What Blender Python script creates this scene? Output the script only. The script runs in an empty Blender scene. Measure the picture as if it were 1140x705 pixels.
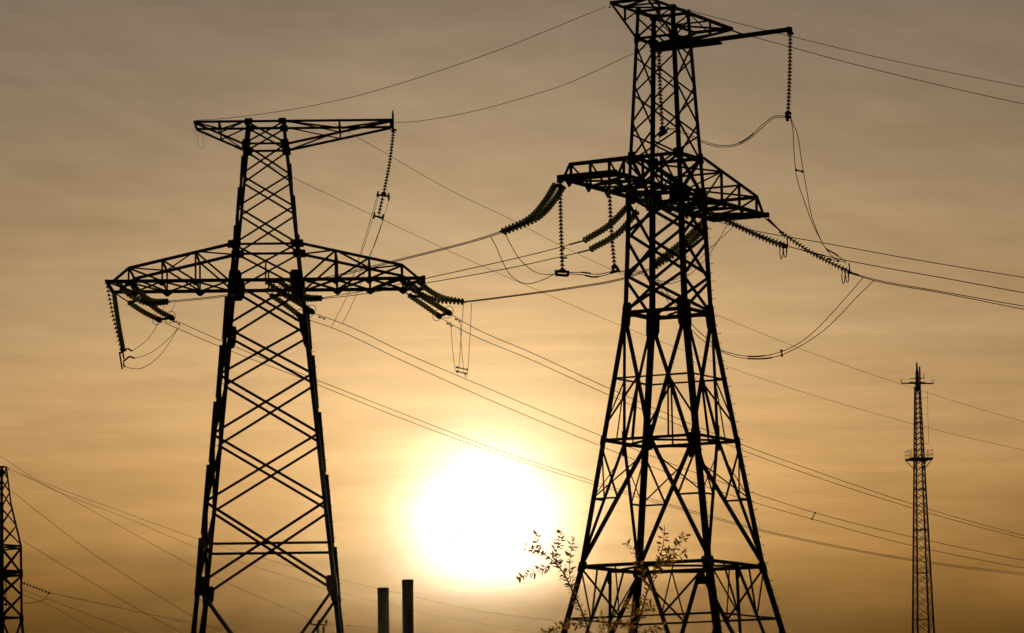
import bpy, bmesh, math, random
from mathutils import Vector, Matrix

random.seed(7)
HAZE = 8e-7
SC = bpy.context.scene
COL = SC.collection

# ------------------------------------------------------------------ camera
F = 4900.0                      # focal length in photo pixels (photo 1140 x 705)
CX, CY, YH = 570.0, 352.5, 960.0
PITCH = math.atan((YH - CY) / F)
ROLL = math.radians(0.75)
CAM = Vector((0, 0, 1.7))
FWD = Vector((0, math.cos(PITCH), math.sin(PITCH)))
UP0 = Vector((0, -math.sin(PITCH), math.cos(PITCH)))
R0 = Vector((1, 0, 0))
RIGHT = R0 * math.cos(ROLL) - UP0 * math.sin(ROLL)
UP = UP0 * math.cos(ROLL) + R0 * math.sin(ROLL)

def ray(px, py):
    return (FWD * F + RIGHT * (px - CX) + UP * (CY - py)).normalized()

def at(px, py, Y):
    """Survey helper: the world point seen at a photo pixel, Y metres down range."""
    d = ray(px, py)
    return CAM + d * (Y / d.y)

cd = bpy.data.cameras.new('camera')
cam = bpy.data.objects.new('camera', cd)
COL.objects.link(cam)
M = Matrix((RIGHT, UP, -FWD)).transposed().to_4x4()
M.translation = CAM
cam.matrix_world = M
cd.sensor_width = 36.0
cd.lens = 36.0 * F / 1140.0
cd.clip_start = 0.5
cd.clip_end = 20000
SC.camera = cam

SUN_PX = (540, 581)
SUN = ray(*SUN_PX)
SUN_EL = math.asin(SUN.z)
SUN_AZ = math.atan2(SUN.x, SUN.y)

# ------------------------------------------------------------------ sky
W = bpy.data.worlds.new('World')
SC.world = W
W.use_nodes = True
nt = W.node_tree
nt.nodes.clear()
N, L = nt.nodes, nt.links

def math_node(op, a, b=None, c=None):
    n = N.new('ShaderNodeMath'); n.operation = op
    for i, v in enumerate((a, b, c)):
        if v is None: continue
        if isinstance(v, (int, float)): n.inputs[i].default_value = v
        else: L.new(v, n.inputs[i])
    return n.outputs[0]

def vmix(fac, a, b, mode='MIX'):
    n = N.new('ShaderNodeMix'); n.data_type = 'RGBA'; n.blend_type = mode
    n.clamp_result = False
    for sock, v in ((n.inputs[0], fac), (n.inputs[6], a), (n.inputs[7], b)):
        if isinstance(v, (int, float)): sock.default_value = v
        elif isinstance(v, tuple): sock.default_value = (*v, 1)
        else: L.new(v, sock)
    return n.outputs[2]

def lin(r, g, b):
    f = lambda c: c / 12.92 if c <= .04045 else ((c + .055) / 1.055) ** 2.4
    return tuple(f(c / 255) for c in (r, g, b))

tc = N.new('ShaderNodeTexCoord')
sep = N.new('ShaderNodeSeparateXYZ'); L.new(tc.outputs['Generated'], sep.inputs[0])
dx, dy, dz = sep.outputs
elev = math_node('ARCSINE', dz)
azim = math_node('ARCTAN2', dx, dy)
dot = N.new('ShaderNodeVectorMath'); dot.operation = 'DOT_PRODUCT'
L.new(tc.outputs['Generated'], dot.inputs[0]); dot.inputs[1].default_value = SUN
ang = math_node('ARCCOSINE', math_node('MINIMUM', dot.outputs['Value'], 0.9999999))
ang_deg0 = math_node('MULTIPLY', ang, 180 / math.pi)
# stratus veil: drawn-out noise in azimuth / elevation
def streak(sx, sy, detail, seed, dist=0.0):
    cmb = N.new('ShaderNodeCombineXYZ')
    L.new(math_node('MULTIPLY', azim, sx), cmb.inputs[0])
    L.new(math_node('MULTIPLY', elev, sy), cmb.inputs[1])
    cmb.inputs[2].default_value = seed
    n = N.new('ShaderNodeTexNoise')
    n.inputs['Scale'].default_value = 1.0; n.inputs['Detail'].default_value = detail
    n.inputs['Roughness'].default_value = 0.55; n.inputs['Distortion'].default_value = dist
    L.new(cmb.outputs[0], n.inputs['Vector'])
    return n.outputs['Fac']
broad = streak(10, 44, 3, 3.1, .3)
fine = streak(22, 210, 4, 8.7, .25)
wisp = streak(34, 70, 6, 1.9, .9)
# slanting cirrus filaments, strongest high up
def slanted(sx, sy, tilt, seed):
    u = math_node('ADD', azim, math_node('MULTIPLY', elev, tilt)); w = math_node('SUBTRACT', elev, math_node('MULTIPLY', azim, tilt))
    cmb = N.new('ShaderNodeCombineXYZ')
    L.new(math_node('MULTIPLY', u, sx), cmb.inputs[0]); L.new(math_node('MULTIPLY', w, sy), cmb.inputs[1]); cmb.inputs[2].default_value = seed
    n = N.new('ShaderNodeTexNoise'); n.inputs['Scale'].default_value = 1; n.inputs['Detail'].default_value = 7
    n.inputs['Roughness'].default_value = .62; n.inputs['Distortion'].default_value = 1.1
    L.new(cmb.outputs[0], n.inputs['Vector'])
    return math_node('MULTIPLY', math_node('SUBTRACT', n.outputs['Fac'], .5), 1.6)
hi_ = N.new('ShaderNodeMapRange'); L.new(math_node('MULTIPLY', elev, 180 / math.pi), hi_.inputs[0])
hi_.inputs[1].default_value = 4.5; hi_.inputs[2].default_value = 9.0; hi_.inputs[3].default_value = .25; hi_.inputs[4].default_value = 1.0
cirrus = math_node('MULTIPLY', slanted(9, 46, -.40, 4.4), hi_.outputs[0])
ang_deg = math_node('MULTIPLY', ang_deg0, math_node('ADD', 1.0, math_node('ADD', math_node('MULTIPLY', math_node('SUBTRACT', wisp, .5), .11), math_node('MULTIPLY', math_node('SUBTRACT', fine, .5), .10))))
# elevation ramp of the veil (degrees 2..12 mapped to 0..1), bent a little by the broad streaks
el_deg = math_node('ADD', math_node('MULTIPLY', elev, 180 / math.pi),
                   math_node('MULTIPLY', math_node('SUBTRACT', broad, .5), 1.5))
t = math_node('DIVIDE', math_node('SUBTRACT', el_deg, 2.0), 12.0)
ramp = N.new('ShaderNodeValToRGB'); L.new(t, ramp.inputs[0])
cr = ramp.color_ramp
stops = [(0.0, lin(68, 43, 17)), (.07, lin(102, 70, 31)), (.13, lin(150, 107, 54)), (.24, lin(194, 149, 93)),
         (.38, lin(197, 159, 112)), (.52, lin(180, 152, 116)), (.66, lin(160, 139, 114)), (.80, lin(139, 125, 109)), (1.0, lin(113, 106, 99))]
cr.elements[0].position, cr.elements[0].color = stops[0][0], (*stops[0][1], 1)
cr.elements[1].position, cr.elements[1].color = stops[-1][0], (*stops[-1][1], 1)
for p, c in stops[1:-1]:
    e = cr.elements.new(p); e.color = (*c, 1)
# veil is brightest towards the sun and dims away from it
g_wide = math_node('EXPONENT', math_node('MULTIPLY', math_node('POWER', math_node('DIVIDE', ang_deg, 6.2), 2.0), -1.0))
g_dome = math_node('EXPONENT', math_node('MULTIPLY', math_node('DIVIDE', ang_deg, 40.0), -1.0))
lum = math_node('ADD', math_node('ADD', math_node('MULTIPLY', g_wide, .40), math_node('MULTIPLY', g_dome, .72)), .03)
fall = N.new('ShaderNodeMapRange'); L.new(math_node('MULTIPLY', elev, 180 / math.pi), fall.inputs[0])
fall.inputs[1].default_value = 3.5; fall.inputs[2].default_value = 9.0; fall.inputs[3].default_value = .95; fall.inputs[4].default_value = .30
lum = math_node('MULTIPLY', lum, math_node('ADD', 1.0, math_node('MULTIPLY', math_node('SUBTRACT', fine, .5), fall.outputs[0])))
lum = math_node('MULTIPLY', lum, math_node('ADD', 1.0, math_node('MULTIPLY', math_node('SUBTRACT', wisp, .5), .26)))
lum = math_node('MULTIPLY', lum, math_node('ADD', 1.0, math_node('MULTIPLY', cirrus, .27)))
patch = streak(7, 22, 5, 12.6, .8)
lum = math_node('MULTIPLY', lum, math_node('ADD', 1.0, math_node('MULTIPLY', math_node('SUBTRACT', patch, .5), .55)))
bankn = streak(16, 30, 3, 5.3, .2)
low = N.new('ShaderNodeMapRange'); low.interpolation_type = 'SMOOTHSTEP'
L.new(math_node('ADD', math_node('MULTIPLY', elev, 180 / math.pi), math_node('MULTIPLY', math_node('SUBTRACT', bankn, .5), -2.2)), low.inputs[0])
low.inputs[1].default_value = 2.9; low.inputs[2].default_value = 4.3; low.inputs[3].default_value = .42; low.inputs[4].default_value = 1.0
lum = math_node('MULTIPLY', lum, low.outputs[0])
veil = vmix(1.0, ramp.outputs[0], lum, 'MULTIPLY')
# aureole of the sun seen through the veil
def gauss(sig, amp, pw=2.0):
    return math_node('MULTIPLY', math_node('EXPONENT', math_node('MULTIPLY', math_node('POWER', math_node('DIVIDE', ang_deg, sig), pw), -1.0)), amp)
bank = N.new('ShaderNodeMapRange'); bank.interpolation_type = 'SMOOTHSTEP'
L.new(el_deg, bank.inputs[0]); bank.inputs[1].default_value = 2.7; bank.inputs[2].default_value = 3.75
bank.inputs[3].default_value = .30; bank.inputs[4].default_value = 1.0
cloudy = math_node('MULTIPLY', bank.outputs[0], math_node('ADD', 1.0, math_node('MULTIPLY', math_node('SUBTRACT', fine, .5), .5)))
core = math_node('MULTIPLY', math_node('MULTIPLY', gauss(.83, 2.2, 2.1), math_node('MULTIPLY', bank.outputs[0], bank.outputs[0])), math_node('ADD', 1.0, math_node('MULTIPLY', math_node('SUBTRACT', math_node('MULTIPLY', math_node('ADD', fine, wisp), .5), .5), 1.6)))
halo1 = math_node('MULTIPLY', gauss(1.75, .50), cloudy)
halo2 = math_node('MULTIPLY', gauss(3.4, .20), cloudy)
sky = vmix(1.0, veil, vmix(1.0, (1.0, .95, .80), core, 'MULTIPLY'), 'ADD')
sky = vmix(1.0, sky, vmix(1.0, (1.0, .78, .44), halo1, 'MULTIPLY'), 'ADD')
sky = vmix(1.0, sky, vmix(1.0, (1.0, .70, .34), halo2, 'MULTIPLY'), 'ADD')
nish = N.new('ShaderNodeTexSky'); nish.sky_type = 'NISHITA'; nish.sun_disc = False
nish.sun_elevation = SUN_EL; nish.sun_rotation = SUN_AZ
nish.air_density = 1.2; nish.dust_density = 2.0
veil10 = vmix(1.0, sky, (10.0, 10.0, 10.0), 'MULTIPLY')
final = vmix(.985, nish.outputs[0], veil10)
bg = N.new('ShaderNodeBackground'); L.new(final, bg.inputs[0]); bg.inputs[1].default_value = 0.1
out = N.new('ShaderNodeOutputWorld'); L.new(bg.outputs[0], out.inputs[0])

# ------------------------------------------------------------------ sun lamp
sd = bpy.data.lights.new('sun', 'SUN'); sd.energy = 2.0; sd.angle = math.radians(0.6); sd.color = (1.0, .74, .42)
so = bpy.data.objects.new('sun', sd); COL.objects.link(so)
so.rotation_mode = 'QUATERNION'; so.rotation_quaternion = SUN.to_track_quat('Z', 'Y')

vs = SC.view_settings
vs.view_transform = 'Standard'; vs.look = 'None'; vs.exposure = 0.0; vs.gamma = 1.0; vs.use_curve_mapping = False
SC.cycles.max_bounces = 6

# ------------------------------------------------------------------ materials
def mat(name, c1, c2, scale=4.0, rough=.75, metal=0.0, transm=0.0, spec=.3):
    m = bpy.data.materials.new(name); m.use_nodes = True
    n, l = m.node_tree.nodes, m.node_tree.links
    b = n['Principled BSDF']
    no = n.new('ShaderNodeTexNoise'); no.inputs['Scale'].default_value = scale; no.inputs['Detail'].default_value = 5
    te = n.new('ShaderNodeTexCoord'); l.new(te.outputs['Object'], no.inputs['Vector'])
    r = n.new('ShaderNodeValToRGB'); l.new(no.outputs['Fac'], r.inputs[0])
    r.color_ramp.elements[0].position = .35; r.color_ramp.elements[1].position = .68
    r.color_ramp.elements[0].color = (*c1, 1); r.color_ramp.elements[1].color = (*c2, 1)
    l.new(r.outputs[0], b.inputs['Base Color'])
    b.inputs['Roughness'].default_value = rough; b.inputs['Metallic'].default_value = metal
    b.inputs['Transmission Weight'].default_value = transm
    b.inputs['Specular IOR Level'].default_value = spec
    return m

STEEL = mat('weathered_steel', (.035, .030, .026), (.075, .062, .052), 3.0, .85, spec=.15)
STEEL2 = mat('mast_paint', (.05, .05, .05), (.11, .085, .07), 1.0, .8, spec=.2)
CABLE = mat('aluminium_cable', (.06, .058, .055), (.09, .085, .08), 6.0, .75, spec=.15)
FITTING = mat('forged_fitting', (.04, .036, .03), (.07, .06, .05), 9.0, .7, spec=.2)
GLASS = mat('green_insulator_glass', (.10, .115, .05), (.15, .16, .07), 5.0, .25, transm=.75, spec=.4)
CONCRETE = mat('chimney_concrete', (.045, .033, .022), (.065, .048, .032), 1.5, .9)
BARK = mat('bark', (.05, .035, .022), (.10, .07, .045), 20, .9)
LEAF = mat('leaf', (.05, .06, .015), (.10, .085, .025), 3, .6)
FEATHER = mat('dark_feathers', (.03, .028, .026), (.05, .045, .04), 20, .8)
GROUND = mat('dry_grass_ground', (.045, .05, .02), (.11, .095, .045), .15, .95)
TIMBER = mat('creosoted_timber', (.06, .045, .03), (.10, .075, .05), 3, .9)
# the glass glows where the low light comes through it
_n, _l = GLASS.node_tree.nodes, GLASS.node_tree.links
_tr = _n.new('ShaderNodeBsdfTranslucent'); _tr.inputs[0].default_value = (.30, .27, .10, 1)
_mx = _n.new('ShaderNodeMixShader'); _mx.inputs[0].default_value = .16
_l.new(_n['Principled BSDF'].outputs[0], _mx.inputs[1]); _l.new(_tr.outputs[0], _mx.inputs[2])
_l.new(_mx.outputs[0], _n['Material Output'].inputs[0])
# leaves let the low sun through
_n, _l = LEAF.node_tree.nodes, LEAF.node_tree.links
_tr = _n.new('ShaderNodeBsdfTranslucent'); _tr.inputs[0].default_value = (.45, .24, .05, 1)
_mx = _n.new('ShaderNodeMixShader'); _mx.inputs[0].default_value = .34
_l.new(_n['Principled BSDF'].outputs[0], _mx.inputs[1]); _l.new(_tr.outputs[0], _mx.inputs[2])
_l.new(_mx.outputs[0], _n['Material Output'].inputs[0])

# ------------------------------------------------------------------ object helpers
def link(name, mesh, parent=None, loc=(0, 0, 0), rot=None):
    o = bpy.data.objects.new(name, mesh); COL.objects.link(o)
    o.location = loc
    if rot is not None:
        o.rotation_mode = 'QUATERNION'; o.rotation_quaternion = rot
    if parent: o.parent = parent
    return o

def obj(name, bm, m, parent=None, smooth=False):
    me = bpy.data.meshes.new(name)
    bmesh.ops.recalc_face_normals(bm, faces=bm.faces)
    if smooth:
        for f in bm.faces: f.smooth = True
    bm.to_mesh(me); bm.free(); me.materials.append(m)
    return link(name, me, parent)

def tag(o, label, cat, group=None, kind=None):
    o['label'] = label
    if cat: o['category'] = cat
    if group: o['group'] = group
    if kind: o['kind'] = kind
    return o

def empty(name, label, cat, loc, rotz=0.0, group=None):
    o = bpy.data.objects.new(name, None); COL.objects.link(o)
    o.location = loc; o.rotation_euler = (0, 0, rotz); o.empty_display_size = .3
    return tag(o, label, cat, group)

def prism(bm, p, q, prof, ax, ay):
    a = [bm.verts.new(p + ax * x + ay * y) for x, y in prof]
    b = [bm.verts.new(q + ax * x + ay * y) for x, y in prof]
    n = len(prof)
    for i in range(n):
        bm.faces.new((a[i], a[(i + 1) % n], b[(i + 1) % n], b[i]))
    bm.faces.new(a); bm.faces.new(b[::-1])

def lprof(w, t):
    return [(0, 0), (w, 0), (w, t), (t, t), (t, w), (0, w)]

def angle_bar(bm, p, q, w, nrm, off=0.0):
    """rolled steel angle from p to q, one flange in the face with normal nrm, the other turned inwards"""
    p, q, nrm = Vector(p), Vector(q), Vector(nrm)
    d = (q - p).normalized()
    ay = (nrm - d * nrm.dot(d))
    ay = ay.normalized() if ay.length > 1e-4 else d.orthogonal().normalized()
    ax = d.cross(ay)
    s = ax * (-w / 2) + ay * off
    prism(bm, p + s, q + s, lprof(w, w * .16), ax, -ay)

def box_bar(bm, p, q, w, h, up=Vector((0, 0, 1))):
    p, q = Vector(p), Vector(q)
    d = (q - p).normalized()
    ay = up - d * up.dot(d)
    ay = ay.normalized() if ay.length > 1e-4 else d.orthogonal().normalized()
    ax = d.cross(ay)
    prism(bm, p, q, [(-w / 2, -h / 2), (w / 2, -h / 2), (w / 2, h / 2), (-w / 2, h / 2)], ax, ay)

def tube(bm, pts, r, n=6):
    pts = [Vector(p) for p in pts]
    rr = r if isinstance(r, (list, tuple)) else [r] * len(pts)
    d0 = (pts[1] - pts[0]).normalized()
    u = d0.orthogonal().normalized()
    rings = []
    for i, p in enumerate(pts):
        d = (pts[min(i + 1, len(pts) - 1)] - pts[max(i - 1, 0)]).normalized()
        u = (u - d * u.dot(d)).normalized(); v = d.cross(u)
        rings.append([bm.verts.new(p + (u * math.cos(2 * math.pi * k / n) + v * math.sin(2 * math.pi * k / n)) * rr[i]) for k in range(n)])
    for a, b in zip(rings, rings[1:]):
        for k in range(n):
            bm.faces.new((a[k], a[(k + 1) % n], b[(k + 1) % n], b[k]))
    bm.faces.new(rings[0][::-1]); bm.faces.new(rings[-1])

def lathe(bm, prof, n=12, mtx=Matrix()):
    rings = [[bm.verts.new(mtx @ Vector((r * math.cos(2 * math.pi * k / n), r * math.sin(2 * math.pi * k / n), z))) for k in range(n)] for r, z in prof]
    for a, b in zip(rings, rings[1:]):
        for k in range(n):
            bm.faces.new((a[k], a[(k + 1) % n], b[(k + 1) % n], b[k]))
    bm.faces.new(rings[0][::-1]); bm.faces.new(rings[-1])

def spline(pts, per=10):
    """centripetal-like Catmull-Rom through 3D points"""
    pts = [Vector(p) for p in pts]
    if len(pts) == 2:
        return [pts[0].lerp(pts[1], i / per) for i in range(per + 1)]
    P = [pts[0] * 2 - pts[1]] + pts + [pts[-1] * 2 - pts[-2]]
    out_ = []
    for i in range(1, len(P) - 2):
        p0, p1, p2, p3 = P[i - 1:i + 3]
        l0, l1, l2 = [max((b - a).length, 1e-4) for a, b in ((p0, p1), (p1, p2), (p2, p3))]
        m1 = ((p1 - p0) / l0 * l1 + (p2 - p1) / l1 * l0) / (l0 + l1) * l1
        m2 = ((p2 - p1) / l1 * l2 + (p3 - p2) / l2 * l1) / (l1 + l2) * l1
        for k in range(per):
            t_ = k / per; t2 = t_ * t_; t3 = t2 * t_
            out_.append(p1 * (2 * t3 - 3 * t2 + 1) + m1 * (t3 - 2 * t2 + t_) + p2 * (-2 * t3 + 3 * t2) + m2 * (t3 - t2))
    out_.append(pts[-1].copy())
    return out_

def resample(pts, n):
    acc = [0]
    for a, b in zip(pts, pts[1:]): acc.append(acc[-1] + (b - a).length)
    res = []
    for k in range(n):
        s = acc[-1] * k / (n - 1); i = 0
        while i < len(acc) - 2 and acc[i + 1] < s: i += 1
        f = (s - acc[i]) / max(acc[i + 1] - acc[i], 1e-9)
        res.append((pts[i].lerp(pts[i + 1], f), (pts[i + 1] - pts[i]).normalized()))
    return res, acc[-1]

# ------------------------------------------------------------------ ground
bm = bmesh.new()
bmesh.ops.create_grid(bm, x_segments=40, y_segments=40, size=3000)
g = obj('ground', bm, GROUND); tag(g, 'flat dry grassland below the power lines', 'ground', kind='structure')

# ------------------------------------------------------------------ evening haze
bm = bmesh.new()
bmesh.ops.create_cube(bm, size=1, matrix=Matrix.Translation((0, 0, 44.5)) @ Matrix.Diagonal((6200, 6200, 91, 1)))
HZ = bpy.data.materials.new('haze'); HZ.use_nodes = True
_n = HZ.node_tree.nodes; _n.clear()
_v = _n.new('ShaderNodeVolumePrincipled'); _o = _n.new('ShaderNodeOutputMaterial')
_v.inputs['Color'].default_value = (.98, .84, .60, 1); _v.inputs['Density'].default_value = HAZE
_v.inputs['Anisotropy'].default_value = .97
HZ.node_tree.links.new(_v.outputs[0], _o.inputs['Volume'])
hz = obj('haze', bm, HZ); tag(hz, 'thin golden evening haze in the air around the pylons', 'haze', kind='stuff')

# ------------------------------------------------------------------ lattice towers
class Tower:
    """local frame: x along the crossarm, y across it (minus y faces the camera), z up from the base"""
    def __init__(self, name, label, px, D, theta, group=None):
        self.D, self.px = D, px
        b = at(px, 800, D)
        # the axis passes through pixel px at mid height
        self.root = empty(name, label, 'pylon', (b.x, D, 0), theta, group)
        self.mtx = Matrix.Translation((b.x, D, 0)) @ Matrix.Rotation(theta, 4, 'Z')
        self.inv = self.mtx.inverted()
        self.cx = b.x
    def z(self, y):
        """height of the axis point seen at photo row y"""
        lo, hi = -5.0, 200.0
        for _ in range(50):
            m_ = (lo + hi) / 2
            v = Vector((self.cx, self.D, m_)) - CAM
            yy = CY - F * v.dot(UP) / v.dot(FWD)
            if yy > y: lo = m_
            else: hi = m_
        return (lo + hi) / 2
    def m(self, px, y=300):
        """pixels to metres at the axis"""
        return px * (Vector((self.cx, self.D, self.z(y))) - CAM).dot(FWD) / F
    def profile(self, pts, k):
        self.pts = sorted((z, h) for z, h in pts); self.k = k
    def h(self, z):
        P = self.pts
        for (z0, h0), (z1, h1) in zip(P, P[1:]):
            if z <= z1 or (z1, h1) == P[-1]:
                return h0 + (h1 - h0) * (z - z0) / (z1 - z0)
    def c(self, i, z):
        sx, sy = ((-1, -1), (1, -1), (1, 1), (-1, 1))[i]
        h = self.h(z)
        return Vector((sx * h, sy * h * self.k, z))
    FN = (Vector((0, -1, 0)), Vector((1, 0, 0)), Vector((0, 1, 0)), Vector((-1, 0, 0)))
    def world(self, p): return self.mtx @ Vector(p)
    # -- members
    def legs(self, zs, ws, m=None):
        self.leg = []
        for i in range(4):
            sx, sy = ((-1, -1), (1, -1), (1, 1), (-1, 1))[i]
            bm = bmesh.new()
            for j in range(len(zs) - 1):
                p, q = self.c(i, zs[j]), self.c(i, zs[j + 1])
                w = ws[j]
                prism(bm, p, q, lprof(w, w * .14), Vector((-sx, 0, 0)), Vector((0, -sy, 0)))
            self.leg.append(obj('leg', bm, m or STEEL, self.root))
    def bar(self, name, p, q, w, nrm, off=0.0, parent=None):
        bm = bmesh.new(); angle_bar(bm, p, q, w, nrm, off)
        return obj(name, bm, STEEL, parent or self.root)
    def xpanel(self, face, z0, z1, w, name='cross_brace'):
        i, j = face, (face + 1) % 4; n = self.FN[face]
        self.bar(name, self.c(i, z0), self.c(j, z1), w, n, -.01)
        self.bar(name, self.c(j, z0), self.c(i, z1), w, n, -.03)
    def ring(self, z, w, faces=(0, 1, 2, 3), name='horizontal_beam', off=-.02):
        for f in faces:
            self.bar(name, self.c(f, z), self.c((f + 1) % 4, z), w, self.FN[f], off)
    def gusset(self, i, z, wx, hz, wy=None, dz=0.0, t=.03, out=.08):
        """pair of plates on a leg: one in each of its two faces"""
        sx, sy = ((-1, -1), (1, -1), (1, 1), (-1, 1))[i]
        p = self.c(i, z); wy = wy or wx
        bm = bmesh.new()
        sl = (self.c(i, z + .5) - self.c(i, z - .5))
        def plate(du, nrm, w):
            # plate leaning with the leg, its inner corners cut off
            prof = [(-out, -.42), (-out + .12, -.5), (.80, -.5), (1, -.30), (1, .30), (.80, .5), (-out + .12, .5), (-out, .42)]
            a, b_ = [], []
            for x, y in prof:
                v = p + du * (x * w) + sl * (y * hz + dz)
                a.append(bm.verts.new(v + nrm * .012)); b_.append(bm.verts.new(v + nrm * (.012 + t)))
            n = len(prof)
            for e in range(n): bm.faces.new((a[e], a[(e + 1) % n], b_[(e + 1) % n], b_[e]))
            bm.faces.new(a); bm.faces.new(b_[::-1])
        plate(Vector((-sx, 0, 0)), Vector((0, sy, 0)), wx)
        plate(Vector((0, -sy, 0)), Vector((sx, 0, 0)), wy)
        obj('gusset_plate', bm, STEEL, self.leg[i])
    def step_bolts(self, i, z0, z1, dz=.4):
        sx, sy = ((-1, -1), (1, -1), (1, 1), (-1, 1))[i]
        bm = bmesh.new(); tube(bm, [(-.02, 0, 0), (.15, 0, 0)], .012, 5)
        lathe(bm, [(.022, -.012), (.022, .012)], 6, Matrix.Translation((.15, 0, 0)) @ Matrix.Rotation(math.pi / 2, 4, 'Y'))
        me = bpy.data.meshes.new('step_bolt'); bm.to_mesh(me); bm.free(); me.materials.append(STEEL)
        z, k = z0, 0
        while z < z1:
            d = Vector((sx, 0, 0)) if k % 2 else Vector((0, sy, 0))
            link('step_bolt', me, self.leg[i], self.c(i, z), d.to_track_quat('X', 'Z'))
            z += dz; k += 1
    # -- box crossarm
    def crossarm(self, zlo, zhi, zend, U, Uin, w_ch, w_br, name='crossarm', hy=None, nst=3):
        hx = self.h(zlo); hy = hy or hx * self.k
        hx2 = self.h(zhi)
        bm = bmesh.new()
        up = Vector((0, 0, 1))
        for sy in (-1, 1):
            n = Vector((0, sy, 0))
            angle_bar(bm, (-U, sy * hy, zlo), (U, sy * hy, zlo), w_ch, n, .012 + w_ch * .02)
            for sx in (-1, 1):
                angle_bar(bm, (sx * hx2, sy * hy, zhi), (sx * Uin, sy * hy, zend), w_ch * .8, n, .03)
                angle_bar(bm, (sx * Uin, sy * hy, zend), (sx * (U - .38), sy * hy, zlo + .03), w_ch * .7, n, .01)
        for sx in (-1, 1):
            angle_bar(bm, (sx * U, -hy - .1, zlo + .02), (sx * U, hy + .1, zlo + .02), w_ch * 1.1, Vector((sx, 0, 0)), .02)
            angle_bar(bm, (sx * Uin, -hy, zend), (sx * Uin, hy, zend), w_ch * .7, Vector((sx, 0, 0)), .02)
        arm = obj(name, bm, STEEL, self.root)
        for sx in (-1, 1):
            xs = [hx + (Uin - hx) * k / nst for k in range(nst + 1)]
            ztop = [zhi + (zend - zhi) * k / nst for k in range(nst + 1)]
            for sy in (-1, 1):
                n = Vector((0, sy, 0))
                for k in range(1, nst + 1):
                    self.bar('arm_brace', (sx * xs[k], sy * hy, zlo), (sx * xs[k], sy * hy, ztop[k]), w_br, n, -.02, arm)
                    self.bar('arm_brace', (sx * xs[k], sy * hy, ztop[k]), (sx * xs[k - 1], sy * hy, zlo), w_br, n, -.04, arm)
            for k in range(1, nst + 1):
                self.bar('arm_brace', (sx * xs[k], -hy, zlo), (sx * xs[k], hy, zlo), w_br, up * -1, .02, arm)
                s = -1 if k % 2 else 1
                self.bar('arm_brace', (sx * xs[k - 1], s * hy, zlo), (sx * xs[k], -s * hy, zlo), w_br, up * -1, .05, arm)
                self.bar('arm_brace', (sx * xs[k - 1], -s * hy, zlo), (sx * xs[k], s * hy, zlo), w_br, up * -1, .08, arm)
                if k < nst:
                    self.bar('arm_brace', (sx * xs[k], -hy, ztop[k]), (sx * xs[k], hy, ztop[k]), w_br, up, .02, arm)
                self.bar('arm_brace', (sx * xs[k - 1], -s * hy, ztop[k - 1]), (sx * xs[k], s * hy, ztop[k]), w_br * .8, up, .05, arm)
            for sy in (-1, 1):
                for k in range(1, nst + 1):      # small pointed plates under the lower chord's joints
                    bm = bmesh.new()
                    pr = [(-.34, .06), (.34, .06), (.34, -.02), (.06, -.26), (-.06, -.26), (-.34, -.02)]
                    a_ = [bm.verts.new((sx * xs[k] + x, sy * (hy + .025), zlo + z)) for x, z in pr]
                    b_ = [bm.verts.new((sx * xs[k] + x, sy * (hy + .05), zlo + z)) for x, z in pr]
                    for e in range(6): bm.faces.new((a_[e], a_[(e + 1) % 6], b_[(e + 1) % 6], b_[e]))
                    bm.faces.new(a_); bm.faces.new(b_[::-1])
                    obj('joint_plate', bm, STEEL, arm)
            s = 1
            self.bar('arm_brace', (sx * xs[nst], hy, zlo), (sx * U, -hy, zlo), w_br, up * -1, .03, arm)
        return arm
    # -- earth-wire arm on the top
    def peak(self, ztop, zlo, XL, XR, hy, w_ch, w_br, name='earth_wire_arm'):
        bm = bmesh.new()
        hx = self.h(zlo)
        for sy in (-1, 1):
            n = Vector((0, sy, 0))
            angle_bar(bm, (-XL, sy * hy, ztop), (XR, sy * hy, ztop), w_ch, n, .03)
            angle_bar(bm, (-XL + .05, sy * hy, ztop - .06), (-hx, sy * hy, zlo), w_ch * .9, n, .0)
            angle_bar(bm, (XR - .05, sy * hy, ztop - .06), (hx, sy * hy, zlo), w_ch * .9, n, .0)
        for x in (-XL, XR):
            angle_bar(bm, (x, -hy - .05, ztop), (x, hy + .05, ztop), w_ch, Vector((math.copysign(1, x), 0, 0)), .02)
        pk = obj(name, bm, STEEL, self.root)
        up = Vector((0, 0, 1))
        for sx, X in ((-1, XL), (1, XR)):
            n_ = 2
            xs = [hx + (X - hx) * k / n_ for k in range(n_ + 1)]
            zz = [zlo + (ztop - zlo) * k / n_ for k in range(n_ + 1)]
            for k in range(1, n_ + 1):
                s = -1 if k % 2 else 1
                self.bar('arm_brace', (sx * xs[k - 1], s * hy, ztop), (sx * xs[k], -s * hy, ztop), w_br, up, .02, pk)
                if k < n_:
                    self.bar('arm_brace', (sx * xs[k], -hy, ztop), (sx * xs[k], hy, ztop), w_br, up, .05, pk)
                    if k == n_ // 2:
                        for sy in (-1, 1):
                            self.bar('arm_brace', (sx * xs[k], sy * hy, zz[k]), (sx * xs[k], sy * hy, ztop + .08), w_br, Vector((0, sy, 0)), -.03, pk)
                    self.bar('arm_brace', (sx * xs[k - 1], -s * hy, zz[k - 1]), (sx * xs[k], s * hy, zz[k]), w_br * .8, up * -1, .02, pk)
                    for sy in (-1, 1):
                        self.bar('arm_brace', (sx * xs[k - 1], sy * hy, ztop), (sx * xs[k], sy * hy, zz[k]), w_br * .8, Vector((0, sy, 0)), -.05, pk)
        return pk

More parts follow.
